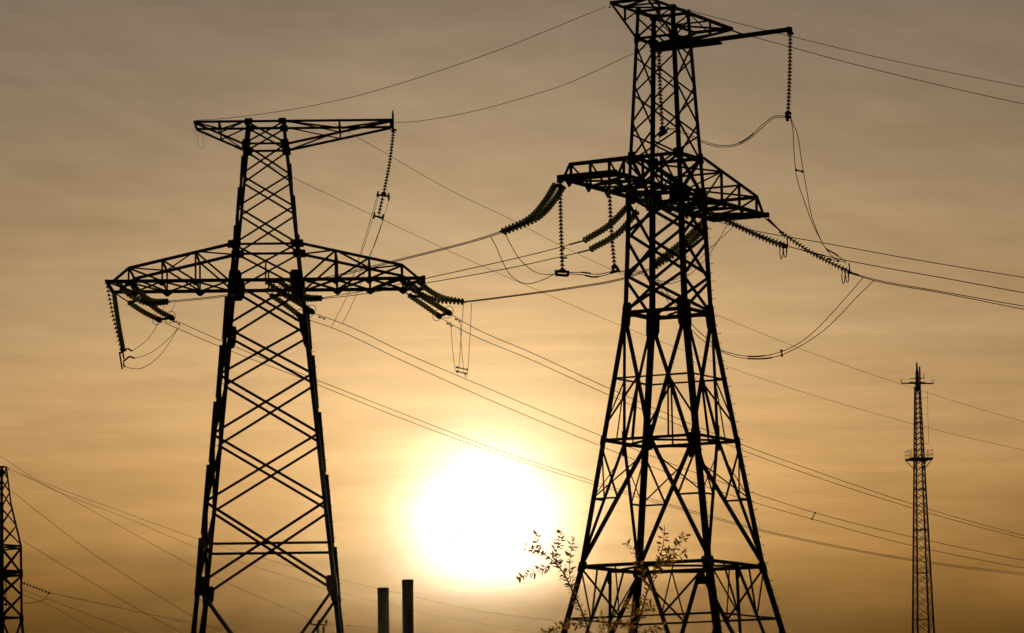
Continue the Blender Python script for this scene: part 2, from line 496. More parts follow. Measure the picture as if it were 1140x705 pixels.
# ---------------------------------------------------------------- the pylon on the left of the pair
DL, KL = 225.0, 1.13
A = Tower('lattice_pylon', 'wide cross-shaped steel pylon with straight tapering cross-braced legs, left of the sun', 300.5, DL, math.radians(1.0))
mL = lambda p: A.m(p, 350)
A.profile([(A.z(690), mL(159) / 2), (A.z(139), mL(42.5) / 2)], KL)
zA = {y: A.z(y) for y in (139, 164, 199, 235, 277, 317.6, 369, 422.7, 489, 564, 657, 765, 880)}
A.legs([0, zA[657], zA[369], zA[277], zA[139]], [.25, .21, .165, .145], STEEL)
for f in range(4):
    for y0, y1, w in ((164, 139, .09), (199, 164, .095), (235, 199, .095), (277, 235, .10), (317.6, 277, .10)):
        A.xpanel(f, zA[y0], zA[y1], w)
    for y0, y1, w in ((369, 317.6, .125), (422.7, 369, .125), (489, 422.7, .13), (564, 489, .13), (657, 564, .14)):
        A.xpanel(f, zA[y0], zA[y1], w)
    zm = A.z(610.5)
    A.bar('horizontal_beam', A.c(f, zm), A.c((f + 1) % 4, zm), .13, A.FN[f], -.06)
    # K panels below the frame's edge
    mid = (A.c(f, zA[765]) + A.c((f + 1) % 4, zA[765])) / 2
    for c_ in (f, (f + 1) % 4):
        A.bar('knee_brace', A.c(c_, zA[657]), mid, .15, A.FN[f], -.02)
        A.bar('knee_brace', mid, A.c(c_, 0.1), .15, A.FN[f], -.02)
    # short hanger in the arm panel
    zc = (zA[277] + zA[317.6]) / 2
    pm = (A.c(f, zc) + A.c((f + 1) % 4, zc)) / 2
    pb = (A.c(f, zA[317.6]) + A.c((f + 1) % 4, zA[317.6])) / 2
    if f in (0, 2): A.bar('hanger_brace', pm, pb, .08, A.FN[f], -.05)
for y, w in ((139, .11), (164, .11), (277, .12), (765, .15)):
    A.ring(zA[y], w)
A.ring(zA[317.6], .14, (1, 3))
UA = mL(176)
A.crossarm(zA[317.6], zA[277], A.z(303), UA, mL(151), .19, .10)
A.peak(zA[139], zA[164], mL(79.5), mL(140.5), A.h(zA[139]) * KL, .13, .085)
for i in range(4):
    A.gusset(i, zA[317.6], .62, 1.05, .5); A.gusset(i, zA[277], .40, .42, out=.7); A.gusset(i, zA[369], .40, 1.15)
    A.gusset(i, zA[164], .34, .45, out=.3); A.gusset(i, zA[139], .32, .34, out=.3); A.gusset(i, zA[657], .50, .95)
    # outside cover plates: the stepped edge of the legs
    sx, sy = ((-1, -1), (1, -1), (1, 1), (-1, 1))[i]
    segs = [(336, 384), (390, 449), (453, 520), (523, 600), (604, 656)] + [(178, 205), (213, 250), (256, 274)]
    for y0, y1 in segs if i in (0, 2) else []:
        bm = bmesh.new()
        w = .13 if y0 > 300 else .07
        p, q = A.c(i, A.z(y1)), A.c(i, A.z(y0))
        o_ = Vector((sx, sy * -.4, 0))
        box_bar(bm, p + Vector((-sx * .02, -sy * .03, 0)), q + Vector((sx * w * .48, -sy * .03, 0)), .07, w, Vector((1, 0, 0)))
        obj('splice_plate', bm, STEEL, A.leg[i])
A.step_bolts(2, 11, zA[317.6]); A.step_bolts(3, 11, zA[317.6])
# short post standing on the right end of the earth-wire arm
bm = bmesh.new()
XR = mL(140.5)
box_bar(bm, (XR + .06, -.35, zA[139] - .55), (XR + .06, -.35, zA[139] + .42), .11, .11, Vector((1, 0, 0)))
lathe(bm, [(.05, .42), (.03, .60), (.008, .66)], 8, Matrix.Translation((XR + .06, -.35, zA[139])))
obj('end_post', bm, STEEL, A.root)

# ---------------------------------------------------------------- the taller pylon on the right
DR, KR = 188.0, 1.13
TH = math.radians(90 - 28.6)
B = Tower('lattice_pylon', 'tall steel pylon with flared pyramid base and long horn beam at its top', 752.0, DR, TH)
OUT = KR * math.cos(math.radians(28.6)) + math.sin(math.radians(28.6))
def aB(px, y): return B.m(px, y) / OUT
zb = lambda y: B.z(y)
B.profile([(zb(705), aB(126.5, 705)), (zb(631), aB(104.5, 631)), (zb(491), aB(77.5, 491)), (zb(349), aB(50.5, 349)), (zb(217), aB(44, 217)), (zb(160), aB(39.4, 160)), (zb(14), aB(30, 14))], KR)
B.legs([0, zb(631), zb(349), zb(220), zb(14)], [.27, .23, .21, .16])
# body: crossed panels, the two pairs of faces staggered
for f in (1, 3):   # faces across the arm
    for y0, y1, w in ((64, 20, .075), (106, 64, .075), (150, 106, .08), (182, 150, .08)):
        B.xpanel(f, zb(y0), zb(y1), w)
    for y0, y1, w in ((260, 219, .14), (307, 260, .14), (348, 307, .14)):
        B.xpanel(f, zb(y0), zb(y1), w)
for f in (0, 2):   # faces along the arm
    for y0, y1, w in ((95, 50, .06), (137, 95, .06), (179, 137, .065)):
        B.xpanel(f, zb(y0), zb(y1), w)
    for y0, y1, w in ((268, 226, .10), (312, 268, .10), (349, 312, .10)):
        B.xpanel(f, zb(y0), zb(y1), w)
for f in range(4):
    B.xpanel(f, zb(219.7), zb(176), .12)
B.ring(zb(14), .12); B.ring(zb(44), .12); B.ring(zb(176), .14); B.ring(zb(349), .17)
B.ring(zb(491), .13); B.ring(zb(631), .15)
B.ring(zb(219.7), .15, (1, 3))
def at_face(f, i, z, frac):
    """point on the straight line from corner i towards mid-face"""
zw, z1_, z2_ = zb(349), zb(491), zb(631)
zA1, zA2, zA3 = zb(422), zb(556), zb(689)
for f in range(4):
    n = B.FN[f]
    ci, cj = f, (f + 1) % 4
    mid1 = (B.c(ci, z1_) + B.c(cj, z1_)) / 2
    mid2 = (B.c(ci, z2_) + B.c(cj, z2_)) / 2
    for c_, o_ in ((ci, cj), (cj, ci)):
        # V between waist and first ring
        B.bar('main_brace', B.c(c_, zw), mid1, .135, n, -.02)
        d1 = B.c(c_, zw).lerp(mid1, (zw - zA1) / (zw - z1_))
        B.bar('secondary_brace', B.c(c_, zA1), d1, .08, n, -.05)
        B.bar('secondary_brace', d1, B.c(c_, zb(475)), .07, n, -.05)
        B.bar('secondary_brace', d1, B.c(c_, z1_).lerp(mid1, .62), .06, n, -.05)
        # inverted V down to the second ring
        B.bar('main_brace', mid1, B.c(c_, z2_), .145, n, -.02)
        d2 = mid1.lerp(B.c(c_, z2_), (z1_ - zA2) / (z1_ - z2_))
        B.bar('secondary_brace', B.c(c_, zA2), d2, .08, n, -.05)
        B.bar('secondary_brace', B.c(c_, zb(497)), d2, .07, n, -.05)
        d2b = mid1.lerp(B.c(c_, z2_), .16)
        B.bar('secondary_brace', d2b, B.c(c_, zA2), .05, n, -.07)
        # lowest panel, down to the footing
        B.bar('main_brace', mid2, B.c(c_, .1), .14, n, -.02)
        d3 = mid2.lerp(B.c(c_, .1), (z2_ - zA3) / (z2_ - .1))
        B.bar('lower_brace', B.c(c_, zA3), d3, .09, n, -.05)
        B.bar('lower_brace', B.c(c_, z2_), d3, .075, n, -.05)
        B.bar('lower_brace', d3, B.c(c_, z2_).lerp(mid2, .55), .065, n, -.05)
        d3b = mid2.lerp(B.c(c_, .1), (z2_ - zb(800)) / (z2_ - .1))
        B.bar('lower_brace', B.c(c_, zA3), d3b, .075, n, -.05)
        B.bar('lower_brace', B.c(c_, zb(800)), d3b, .09, n, -.05)
    # the two diagonals' struts joined across the face
    e3 = [mid2.lerp(B.c(c_, .1), (z2_ - zA3) / (z2_ - .1)) for c_ in (ci, cj)]
    B.bar('cross_tie', e3[0], e3[1], .07, n, -.06)
    e1 = [B.c(c_, zw).lerp(mid1, (zw - zA1) / (zw - z1_)) for c_ in (ci, cj)]
    B.bar('cross_tie', e1[0], e1[1], .07, n, -.06)
    # plan bracing of the rings
    for zz in (z1_, z2_):
        m0 = (B.c(f, zz) + B.c((f + 1) % 4, zz)) / 2
        m1 = (B.c((f + 1) % 4, zz) + B.c((f + 2) % 4, zz)) / 2
        B.bar('plan_brace', m0, m1, .09, (0, 0, 1), -.05)
    B.bar('plan_brace', B.c(f, zw), (B.c(f, zw) + B.c((f + 2) % 4, zw)) / 2, .09, (0, 0, 1), -.03 - .02 * f)
UB = 91 / .4787 * B.m(1, 217)
B.crossarm(zb(219.7), zb(176), zb(202), UB, UB - .95, .19, .095)
XRB = 5.0
B.peak(zb(14), zb(44), B.h(zb(44)) + 2.35, XRB, B.h(zb(14)) * KR, .13, .08)
for i in range(4):
    B.gusset(i, zb(349), .40, 1.25, dz=-.2); B.gusset(i, zb(219.7), .50, .75); B.gusset(i, zb(176), .30, .45, out=.2)
    B.gusset(i, z1_, .20, .4); B.gusset(i, z2_, .36, .40); B.gusset(i, zb(44), .26, .40); B.gusset(i, zb(14), .24, .30)
B.step_bolts(0, 9, zb(219), .38); B.step_bolts(1, 9, zb(219), .38)
# node plates in the middle of the faces at the first ring
for f in range(4):
    for zz in (z1_, z2_):
        m0 = (B.c(f, zz) + B.c((f + 1) % 4, zz)) / 2
        bm = bmesh.new()
        along = Vector((1, 0, 0)) if f in (0, 2) else Vector((0, 1, 0))
        up_, dn_, w_ = (.55, .55, .26) if zz == z1_ else (.08, .62, .36)
        box_bar(bm, m0 - Vector((0, 0, dn_)) - B.FN[f] * .03, m0 + Vector((0, 0, up_)) - B.FN[f] * .03, w_, .03, B.FN[f])
        obj('node_plate', bm, STEEL, B.root)
# horn beam: a pair of channels on the +x face, running out past the near corner
hb, zh = B.h(zb(44)), zb(47)
yF, yTip = hb * KR, -hb * KR - 4.62
bm = bmesh.new()
for off in (.13, .29):
    box_bar(bm, (hb + off, yF + .15, zh), (hb + off, yTip, zh + .16), .07, .17)
box_bar(bm, (hb + .21, yF + .2, zh - .13), (hb + .21, -hb * KR - 1.3, zh - .10), .24, .10)
box_bar(bm, (hb + .21, yTip - .02, zh + .16), (hb + .21, yTip + .10, zh + .16), .30, .20)
hbeam = obj('horn_beam', bm, STEEL, B.root)
bm = bmesh.new()
angle_bar(bm, (hb + .1, -hb * KR, zb(16)), (hb + .21, yTip * .62, zh + .1), .07, (1, 0, 0))
obj('beam_stay', bm, STEEL, hbeam)

# ------------------------------------------------------------------ insulators, wires
def disc_mesh(name, r, glass):
    bm = bmesh.new()
    lathe(bm, [(.028, .073), (.048, .066), (.052, .02), (.07, .012), (r * .72, -.004), (r, -.030), (r * .97, -.040), (r * .70, -.026), (r * .62, -.042), (r * .45, -.026), (.035, -.036), (.016, -.044), (.016, -.074)], 14)
    bmesh.ops.recalc_face_normals(bm, faces=bm.faces)
    for f in bm.faces: f.smooth = True
    me = bpy.data.meshes.new(name); bm.to_mesh(me); bm.free(); me.materials.append(glass)
    return me
DISC = disc_mesh('insulator_disc', .135, GLASS)
SLIM_DISC = disc_mesh('insulator_disc', .115, GLASS)
BIG_DISC = disc_mesh('insulator_disc', .155, GLASS)

def px3(pts):
    return [at(*p) for p in pts]

def insulator(label, strands, group, rods=None, yoke=True, ring=False, mesh=None, pitch=None, cat='insulator string'):
    """strands: pixel/range paths, top (structure) end first"""
    if group == G_H: mesh, pitch = mesh or SLIM_DISC, pitch or .146
    elif 'left pylon' in label: mesh, pitch = mesh or BIG_DISC, pitch or .215
    elif 'right from' in label or 'sloping right' in label: mesh, pitch = mesh or DISC, pitch or .146
    else: mesh, pitch = mesh or BIG_DISC, pitch or .178
    P = [spline(px3(s), 8) for s in strands]
    o0 = P[0][0]
    root = empty('insulator_string', label, cat, o0, 0, group)
    for path in P:
        _, Ltot = resample(path, 3)
        n = max(3, int(Ltot / pitch))
        rnd = random.Random(len(label))
        samp, _ = resample(path, n)
        for p, d in samp:
            q = (-d).to_track_quat('Z', 'X')
            link('insulator_disc', mesh, root, p - o0, q)
        bm = bmesh.new()
        tube(bm, [p - o0 for p in path], .014, 5)
        obj('pin_chain', bm, FITTING, root)
    ends = [p[-1] - o0 for p in P]; tops = [p[0] - o0 for p in P]
    if rods:
        for r_ in rods:
            bm = bmesh.new(); tube(bm, [p - o0 for p in px3(r_)], .035, 6); obj('link_rod', bm, FITTING, root)
    if yoke:
        for e, nm in ((ends, 'yoke_plate'), (tops, 'shackle')):
            bm = bmesh.new()
            a = e[0]; b = e[-1]
            if (a - b).length < .12:
                path = P[0]; d = (path[-1] - path[-2]).normalized() if nm == 'yoke_plate' else (path[0] - path[1]).normalized()
                s = d.cross(Vector((0, 0, 1))); s = s.normalized() if s.length > .2 else Vector((1, 0, 0))
                c0 = a + d * .10
                box_bar(bm, c0 - s * .14, c0 + s * .14, .05, .12, d)
            else:
                box_bar(bm, a, b, .06, .13)
            obj(nm, bm, FITTING, root)
    if ring:
        for path, e in zip(P, ends):
            d = (path[-1] - path[-3]).normalized()
            s = d.orthogonal().normalized(); u = d.cross(s)
            bm = bmesh.new()
            c0 = e - d * .12
            R_ = .33
            tube(bm, [c0 + (s * math.cos(a_) + u * math.sin(a_)) * R_ for a_ in [2 * math.pi * k / 20 for k in range(21)]], .016, 5)
            obj('corona_ring', bm, FITTING, root)
            bm = bmesh.new()
            lathe(bm, [(.02, -.17), (.13, -.12), (.17, 0), (.13, .12), (.02, .17)], 12, Matrix.Translation(e) @ d.to_track_quat('Z', 'X').to_matrix().to_4x4())
            obj('end_fitting', bm, FITTING, root, True)
    return root

def wire(label, pts, r=.018, group=None, name='conductor_wire', cat='power line', per=10, damp=(), spac=(), clamp=()):
    P3 = px3(pts)
    path = spline(P3, per)
    o0 = path[0]
    bm = bmesh.new(); tube(bm, [p - o0 for p in path], r, 6)
    me = obj(name, bm, CABLE, None, True); me.location = o0
    tag(me, label, cat, group)
    for fr in damp:                       # dumb-bell vibration dampers
        i = min(int(fr * (len(path) - 1)), len(path) - 2); p = path[i] - o0; d = (path[i + 1] - path[i]).normalized()
        bm = bmesh.new()
        dn = Vector((0, 0, -1))
        tube(bm, [p, p + dn * .10], .02, 5)
        tube(bm, [p + dn * .10 - d * .24, p + dn * .10 + d * .24], .012, 5)
        for s in (-1, 1):
            tube(bm, [p + dn * .10 + d * s * .15, p + dn * .10 + d * s * .27], .045, 6)
        obj('vibration_damper', bm, FITTING, me)
    for a_, b_ in spac:                   # spacer bar between this and its twin
        A_, B_ = at(*a_) - o0, at(*b_) - o0
        bm = bmesh.new(); tube(bm, [A_, B_], .03, 6)
        for e in (A_, B_):
            bmesh.ops.create_icosphere(bm, subdivisions=1, radius=.065, matrix=Matrix.Translation(e))
        obj('spacer_bar', bm, FITTING, me)
    for i0, i1 in clamp:                  # thicker compression sleeve
        a_ = int(i0 * (len(path) - 1)); b_ = max(a_ + 1, int(i1 * (len(path) - 1)))
        bm = bmesh.new(); tube(bm, [p - o0 for p in path[a_:b_ + 1]], r + .017, 6)
        obj('compression_sleeve', bm, FITTING, me)
    return me

nL, fL = DL - 2.1, DL + 2.1     # near and far crossarm chords of the left pylon
def nd(pts, y0, y1):
    """spread the range from y0 to y1 over a pixel path"""
    n = len(pts) - 1
    return [(p[0], p[1], y0 + (y1 - y0) * i / n) for i, p in enumerate(pts)]

G_T = 'slanting tension insulator strings on the pylon arms'
G_H = 'hanging jumper insulator strings'
# --- left pylon
insulator('pair of sagging glass strings on the left arm tip of the left pylon, ending level', [nd([(131, 314), (145, 329), (166, 338), (185, 336.5)], nL, nL - 2.4), nd([(146, 314), (155, 325), (169, 335), (185, 335.5)], nL, nL - 2.4)], G_T)
insulator("pair of glass strings with round end fittings sloping down from left pylon's left arm tip", [nd([(144, 337), (160, 347.5), (177, 356)], fL + .6, fL + 2.8), nd([(160, 333), (175, 345), (191, 354)], fL + .6, fL + 2.8)], G_T, rods=[nd([(126, 325), (144, 337)], fL, fL + .6), nd([(143, 325), (160, 333)], fL, fL + .6)], ring=True)
insulator('pair of sagging glass strings at the waist of the left pylon, ending level', [nd([(297, 314), (318, 327.5), (339, 333), (356, 332.5)], nL, nL - 2.4), nd([(312, 314), (328, 325), (343, 331), (356, 332)], nL, nL - 2.4)], G_T)
insulator('pair of glass strings sloping down in front of the right leg of the left pylon', [nd([(302, 329), (318, 339.5), (334, 352)], fL + .4, fL + 2.8), nd([(318, 329), (332, 337), (347, 347)], fL + .4, fL + 2.8)], G_T, rods=[nd([(294, 324), (302, 329)], fL, fL + .4), nd([(309, 324), (318, 329)], fL, fL + .4)], ring=True)
insulator('pair of sagging glass strings on the right arm tip of the left pylon, ending level', [nd([(450, 315), (464, 325), (483, 333.5), (514, 336.5)], nL, nL - 2.4), nd([(467, 314), (477, 323), (492, 331), (514, 335.5)], nL, nL - 2.4)], G_T)
insulator("pair of glass strings with round end fittings sloping down from left pylon's right arm tip", [nd([(456, 329), (472, 340), (489, 352)], fL + .6, fL + 2.8), nd([(471, 331), (486, 340), (500, 348.5)], fL + .6, fL + 2.8)], G_T, rods=[nd([(448, 323), (456, 329)], fL, fL + .6), nd([(464, 323), (471, 331)], fL, fL + .6)], ring=True)
insulator('dark insulator string hanging free from the leftmost arm end of the left pylon', [nd([(119, 315), (125.5, 350), (135, 388)], nL, nL + .4)], G_H, mesh=DISC, pitch=.2)
insulator('second dark insulator string hanging just inside the leftmost one on the left pylon', [nd([(127, 327), (131.5, 358), (137, 389)], fL, nL + .6)], G_H, mesh=DISC, pitch=.2)
hs = insulator('dark insulator string slanting down from the post on the top arm of the left pylon', [nd([(438, 147), (434, 180), (427.5, 214)], DL - .4, DL - .5)], G_H)
def hardware(root, quads, r=.05):
    for q in quads:
        bm = bmesh.new(); tube(bm, [p - root.location for p in px3(q)], r, 6); obj('clamp_frame', bm, FITTING, root)
hardware(hs, [[(419, 217, DL - .5), (434, 219, DL - .5)], [(421, 213, DL - .5), (420.5, 220, DL - .5)], [(432.5, 215, DL - .5), (433, 223.5, DL - .5)],
              [(415.5, 240, DL - .5), (427, 243, DL - .5)], [(417, 236.5, DL - .5), (416, 243.5, DL - .5)], [(426.5, 238.5, DL - .5), (426, 245, DL - .5)], [(427.5, 214, DL - .5), (426.5, 218, DL - .5)]])
for k in range(5):
    p = at(425.6 - k * .9, 222 + k * 3.7, DL - .5)
    link('insulator_disc', SLIM_DISC, hs, p - hs.location)
bm = bmesh.new(); tube(bm, [at(426.5, 217, DL - .5) - hs.location, at(421.6, 242, DL - .5) - hs.location], .025, 5); obj('pin_chain', bm, FITTING, hs)
hl = [o for o in COL.objects if o.get('label', '').startswith('dark insulator string hanging free')][0]
hardware(hl, [[(133, 394, nL), (142, 388, nL)], [(142, 388, nL), (147, 391, nL)], [(133, 392, nL), (136, 411, nL)], [(137, 403, nL), (144, 397, nL)], [(144, 397, nL), (150, 399, nL)], [(136, 388, nL), (138, 400, nL)], [(137.5, 404, nL), (138.5, 409, nL)]], .045)

# --- right pylon: ends of its box arm in world space
zlo = zb(219.7)
hyB = B.h(zlo) * KR
def YB(x, y): return B.world((x, y, zlo)).y
yAL, yBL, yAR, yBR = YB(-UB, hyB), YB(-UB, -hyB), YB(UB, hyB), YB(UB, -hyB)
insulator('pair of heavy glass strings sagging left from the left arm end of the right pylon', [nd([(618, 206), (607, 224), (591, 242), (561, 257)], yAL, yAL + 2.6), nd([(627, 208), (614, 227), (599, 242), (563, 258)], yAL, yAL + 2.6)], G_T)
insulator("two spread glass strings sagging left from the right pylon's body under its arm", [nd([(698, 231), (678, 251), (652, 267)], DR - .6, DR + 1.7), nd([(709, 236), (688, 260), (659, 277)], DR - .4, DR + 1.9)], G_T, yoke=False)
insulator('pair of glass strings seen through the lattice of the right pylon, sloping down left', [nd([(786, 253), (765, 273), (731, 296)], yAR, yAR + 2.4), nd([(783, 247), (760, 269), (732, 291)], yAR, yAR + 2.4)], G_T)
insulator('insulator string running across the right pylon just under its arm', [nd([(686, 204), (725, 222), (768, 235)], yBL, yBL + .4), nd([(690, 206), (727, 226), (768, 238)], yBL + .2, yBL + .5)], G_T)
insulator('double insulator string sloping right from the right pylon, shorter and upper one', [nd([(801, 241), (838, 259), (875, 273.5)], DR - 1.0, DR - .6), nd([(809, 246.5), (840, 261.5), (872, 275.5)], DR - .9, DR - .5)], G_T, rods=[nd([(772, 224), (801, 241)], DR - 1.6, DR - 1)])
insulator('insulator string sloping right from the right arm tip of the right pylon, lowest one', [nd([(871, 260), (906, 283), (944, 302)], yBR + .1, yBR + .6)], G_T, rods=[nd([(852, 243), (871, 259)], yBR, yBR + .1), nd([(855, 243), (873, 262)], yBR + .3, yBR + .3)])
for lab, cx_, cy_, Y_ in (('double insulator string sloping', 872, 279, DR - .5), ('insulator string sloping right from the right arm tip', 941, 307, yBR + .6)):
    r_ = [o for o in COL.objects if o.get('label', '').startswith(lab)][0]
    for k in (-1, 1):
        bm = bmesh.new()
        c0 = at(cx_ + k * 2, cy_, Y_) - r_.location
        tube(bm, [c0 + Vector((.07 * math.cos(a_), .22 * math.sin(a_) * k, .33 * math.sin(a_))) for a_ in [2 * math.pi * q / 18 for q in range(19)]], .022, 5)
        obj('arcing_loop', bm, FITTING, r_)
    bm = bmesh.new(); tube(bm, [p - r_.location for p in px3([(cx_ + 4, cy_ - 14, Y_), (cx_ + 5, cy_ - 6, Y_), (cx_ + 3, cy_ + 2, Y_)])], .03, 5); obj('arcing_horn', bm, FITTING, r_)
v1 = insulator('vertical insulator string hanging from the left arm end of the right pylon', [[(623.5, 205, yAL), (624.5, 250, yAL), (626, 299, yAL)]], G_H)
hardware(v1, [[(617.5, 302, yAL), (634, 303, yAL)], [(619, 302, yAL), (620, 307.5, yAL)], [(632.5, 302, yAL), (632, 307.5, yAL)], [(620, 306, yAL), (632, 307, yAL)]], .06)
v2 = insulator('vertical insulator string hanging beside the left leg of the right pylon', [[(678.3, 207, yBL), (680.5, 255, yBL), (684, 295, yBL)]], G_H)
hardware(v2, [[(684, 295, yBL), (682, 302, yBL)], [(684, 295, yBL), (689, 301, yBL)], [(679, 304, yBL), (690, 301, yBL)]], .06)
yH = B.world((hb + .21, yTip, zh)).y
v3 = insulator('vertical insulator string hanging from the tip of the long horn beam', [[(879.8, 40, yH), (879.2, 80, yH), (877.5, 124, yH)]], G_H)
hardware(v3, [[(874, 129, yH), (881, 131, yH)], [(876, 130, yH), (877, 135, yH)], [(877.3, 124, yH), (877, 129, yH)]], .07)
yI = B.world((hb + .2, hb * KR - .5, zh)).y
v4 = insulator('vertical insulator string hanging inside the upper shaft of the right pylon', [[(733.6, 55, yI), (735, 100, yI), (737.3, 141, yI)]], G_H)
hardware(v4, [[(733, 151, yI), (742, 146, yI)], [(737.3, 141, yI), (738, 147, yI)]], .11)
hardware(v4, [[(741, 147, yI), (744, 142, yI)]], .05)

# --- wires between the two pylons
GP = 'wires between the two big pylons'
yPA = yAL + 2.6
wire("earth wire curving up from left pylon's top left end to right pylon's top", nd([(219, 134), (255, 131.5), (320, 122.8), (384, 110), (422, 100), (480, 82), (560, 54), (640, 21.5), (672, 9), (680, 5)], DL - 1, yAL - 3), .013, GP, 'earth_wire', damp=(.985,))
wire("earth wire curving from left pylon's top right end to right pylon's shaft", nd([(438, 137), (473, 134), (533, 122.7), (612, 100), (640, 89.7), (706, 59), (729, 47)], DL - .5, DR + 1), .013, GP, 'earth_wire')
wire("conductor between the left arms of the two big pylons, upper of its close pair", nd([(186, 335.5), (251, 328.5), (350, 311.5), (440, 290), (522, 269), (560, 257)], nL - 2.4, yPA), .019, GP)
wire("conductor between the left arms of the two big pylons, lower of its close pair", nd([(186, 337), (251, 330), (350, 313.5), (440, 291.5), (522, 270.5), (561, 258.5)], nL - 2.4, yPA), .019, GP)
wire("conductor from left pylon's waist to the upper of right pylon's two spread strings", nd([(356, 332), (400, 325), (447, 316), (472, 310.5), (560, 291), (610, 279), (650, 268)], nL - 2.4, DR + 1.7), .019, GP, clamp=((.94, 1),), damp=(.9,))
wire("conductor from left pylon's waist to the lower of right pylon's two spread strings", nd([(356, 333), (400, 328), (447, 320), (476, 315), (560, 300), (620, 287), (658, 278)], nL - 2.4, DR + 1.9), .019, GP, clamp=((.94, 1),), damp=(.88,))
wire("conductor from left pylon's right arm to strings inside right pylon's lattice, upper of its pair", nd([(515, 336), (560, 330.5), (640, 319.5), (690, 310.5), (731, 296)], nL - 2.4, yAR + 2.4), .021, GP)
wire("conductor from left pylon's right arm to strings inside right pylon's lattice, lower of its pair", nd([(515, 337), (560, 331.5), (640, 320.8), (690, 312), (731, 298)], nL - 2.4, yAR + 2.4), .021, GP)

# --- wires leaving the right pylon to the right
GR = 'wires leaving the right pylon towards the right'
def outw(pts, y0, y1):
    p = nd(pts, y0, y1)
    (xa, ya, _), (xb, yb, yb_) = p[-2], p[-1]
    s = (yb - ya) / (xb - xa)
    return p + [(xb + 500, yb + s * 500 * .8, yb_ + (y1 - y0) * .8)]
wire("earth wire from right pylon's cut-off top to the right edge, upper of two", outw([(719, -1.5), (733, 2.4), (800, 20.5), (877, 39.7), (990, 66.7), (1140, 97)], yBL - 1.2, DR + 5), .015, GR, 'earth_wire', damp=(.16,))
wire("earth wire from right pylon's top right tip to the right edge, lower of two", outw([(819, 36), (877, 51.6), (933, 67), (1040, 93.5), (1140, 116)], yBR - 2, DR + 8), .015, GR, 'earth_wire')
wire('topmost phase conductor from under the right pylon arm to the right edge', outw([(768, 236), (800, 247), (840, 257), (913.6, 270), (1018, 289), (1140, 309)], yBL + .5, DR + 4), .019, GR)
wire('middle phase conductor from the shorter sloping string to the right edge', outw([(876, 274), (913, 283.7), (967.5, 295), (1047, 309), (1140, 326)], DR - .5, DR + 5), .019, GR, damp=(.22, .26), clamp=((.1, .22),))
wire('lowest phase conductor from the arm tip string to the right edge, upper of its pair', outw([(945, 303), (973, 311), (1047, 324.5), (1140, 341)], yBR + .6, DR + 9), .018, GR, clamp=((.02, .12),))
wire('lowest phase conductor from the arm tip string to the right edge, lower of its pair', outw([(945, 304), (973, 312.5), (1047, 326), (1140, 344.5)], yBR + .6, DR + 9), .018, GR)

# --- wires leaving the left pylon, away to the right behind the sun
GA = 'long wires from the left pylon away to the lower right'
def away(pts, y1=300.0, y0=None):
    y0 = y0 or fL + 2.8
    x0, x1 = pts[0][0], pts[-1][0]
    # straight run in plan: range follows from the pixel column
    res = []
    X0, X1 = (x0 - CX) / F * y0, (x1 - CX) / F * y1
    for x, y in pts:
        k = (x - CX) / F
        s = (X0 - k * y0) / (k * (y1 - y0) - (X1 - X0)) if x != x0 else 0.0
        res.append((x, y, y0 + s * (y1 - y0)))
    (xa, ya, _), (xb, yb, Yb) = res[-2], res[-1]
    res.append((xb + 300, yb + (yb - ya) / (xb - xa) * 300 * .75, Yb + 35))
    return res
wire("long earth wire from left pylon's top right arm passing just above the mast's top", away([(373, 139), (396.6, 152), (501.6, 212), (569.7, 245), (620.7, 271.6), (720, 318), (796, 349.8), (885, 386), (1016, 432), (1140, 469.5)], 300, DL), .012, GA, 'earth_wire')
wire("long earth wire from left pylon's top left arm crossing the mast above its platform", away([(223, 144), (327, 198), (413.6, 239), (538.6, 297), (591, 320), (680, 358), (808, 407.6), (1016, 472), (1140, 501.4)], 300, DL + 1), .012, GA, 'earth_wire')
wire("conductor from left pylon's right arm down behind the right pylon, upper of its pair", away([(500, 349), (524, 363), (591, 392.5), (677, 432), (826, 495), (907.7, 524.7), (1016, 561.4), (1140, 596.5)]), .019, GA, damp=(.06,))
wire("conductor from left pylon's right arm down behind the right pylon, lower of its pair", away([(489, 353), (511.5, 366), (591, 400.5), (675, 438.7), (828, 502), (920, 535), (1010, 564), (1140, 599.7)]), .019, GA, damp=(.07,))
wire("conductor from left pylon's waist down above the sun, upper of its pair, with spacer", away([(347, 348), (384, 361.5), (447.7, 391.5), (543.4, 432.5), (666, 484), (760, 521), (837.5, 548.6), (907.7, 571), (1016, 598), (1140, 624)]), .019, GA, damp=(.03,), spac=(((907.5, 571, 272), (904, 578, 272)),))
wire("conductor from left pylon's waist down above the sun, lower of its pair", away([(334, 353), (368, 364.5), (447.7, 401.5), (543, 444.5), (664.7, 495), (750, 529), (840.6, 559.8), (904.5, 578), (1016, 607.7), (1140, 632.6)]), .019, GA)
wire("conductor from left pylon's left arm down across the sun, upper of its pair", away([(191, 355), (245, 379), (340, 418), (448, 460.5), (543, 497), (655, 534), (730, 557), (792.8, 575), (844, 589), (907.7, 603), (1016, 623), (1140, 638.4)]), .018, GA, damp=(.01,))
wire("conductor from left pylon's left arm down across the sun, lower of its pair", away([(177, 357), (245, 386), (340, 423), (447.7, 466.2), (543.4, 501.5), (655, 537.5), (730, 559.5), (792.8, 577), (844, 590.6), (907.7, 604.6), (1016, 624.5), (1140, 640.5)]), .018, GA)

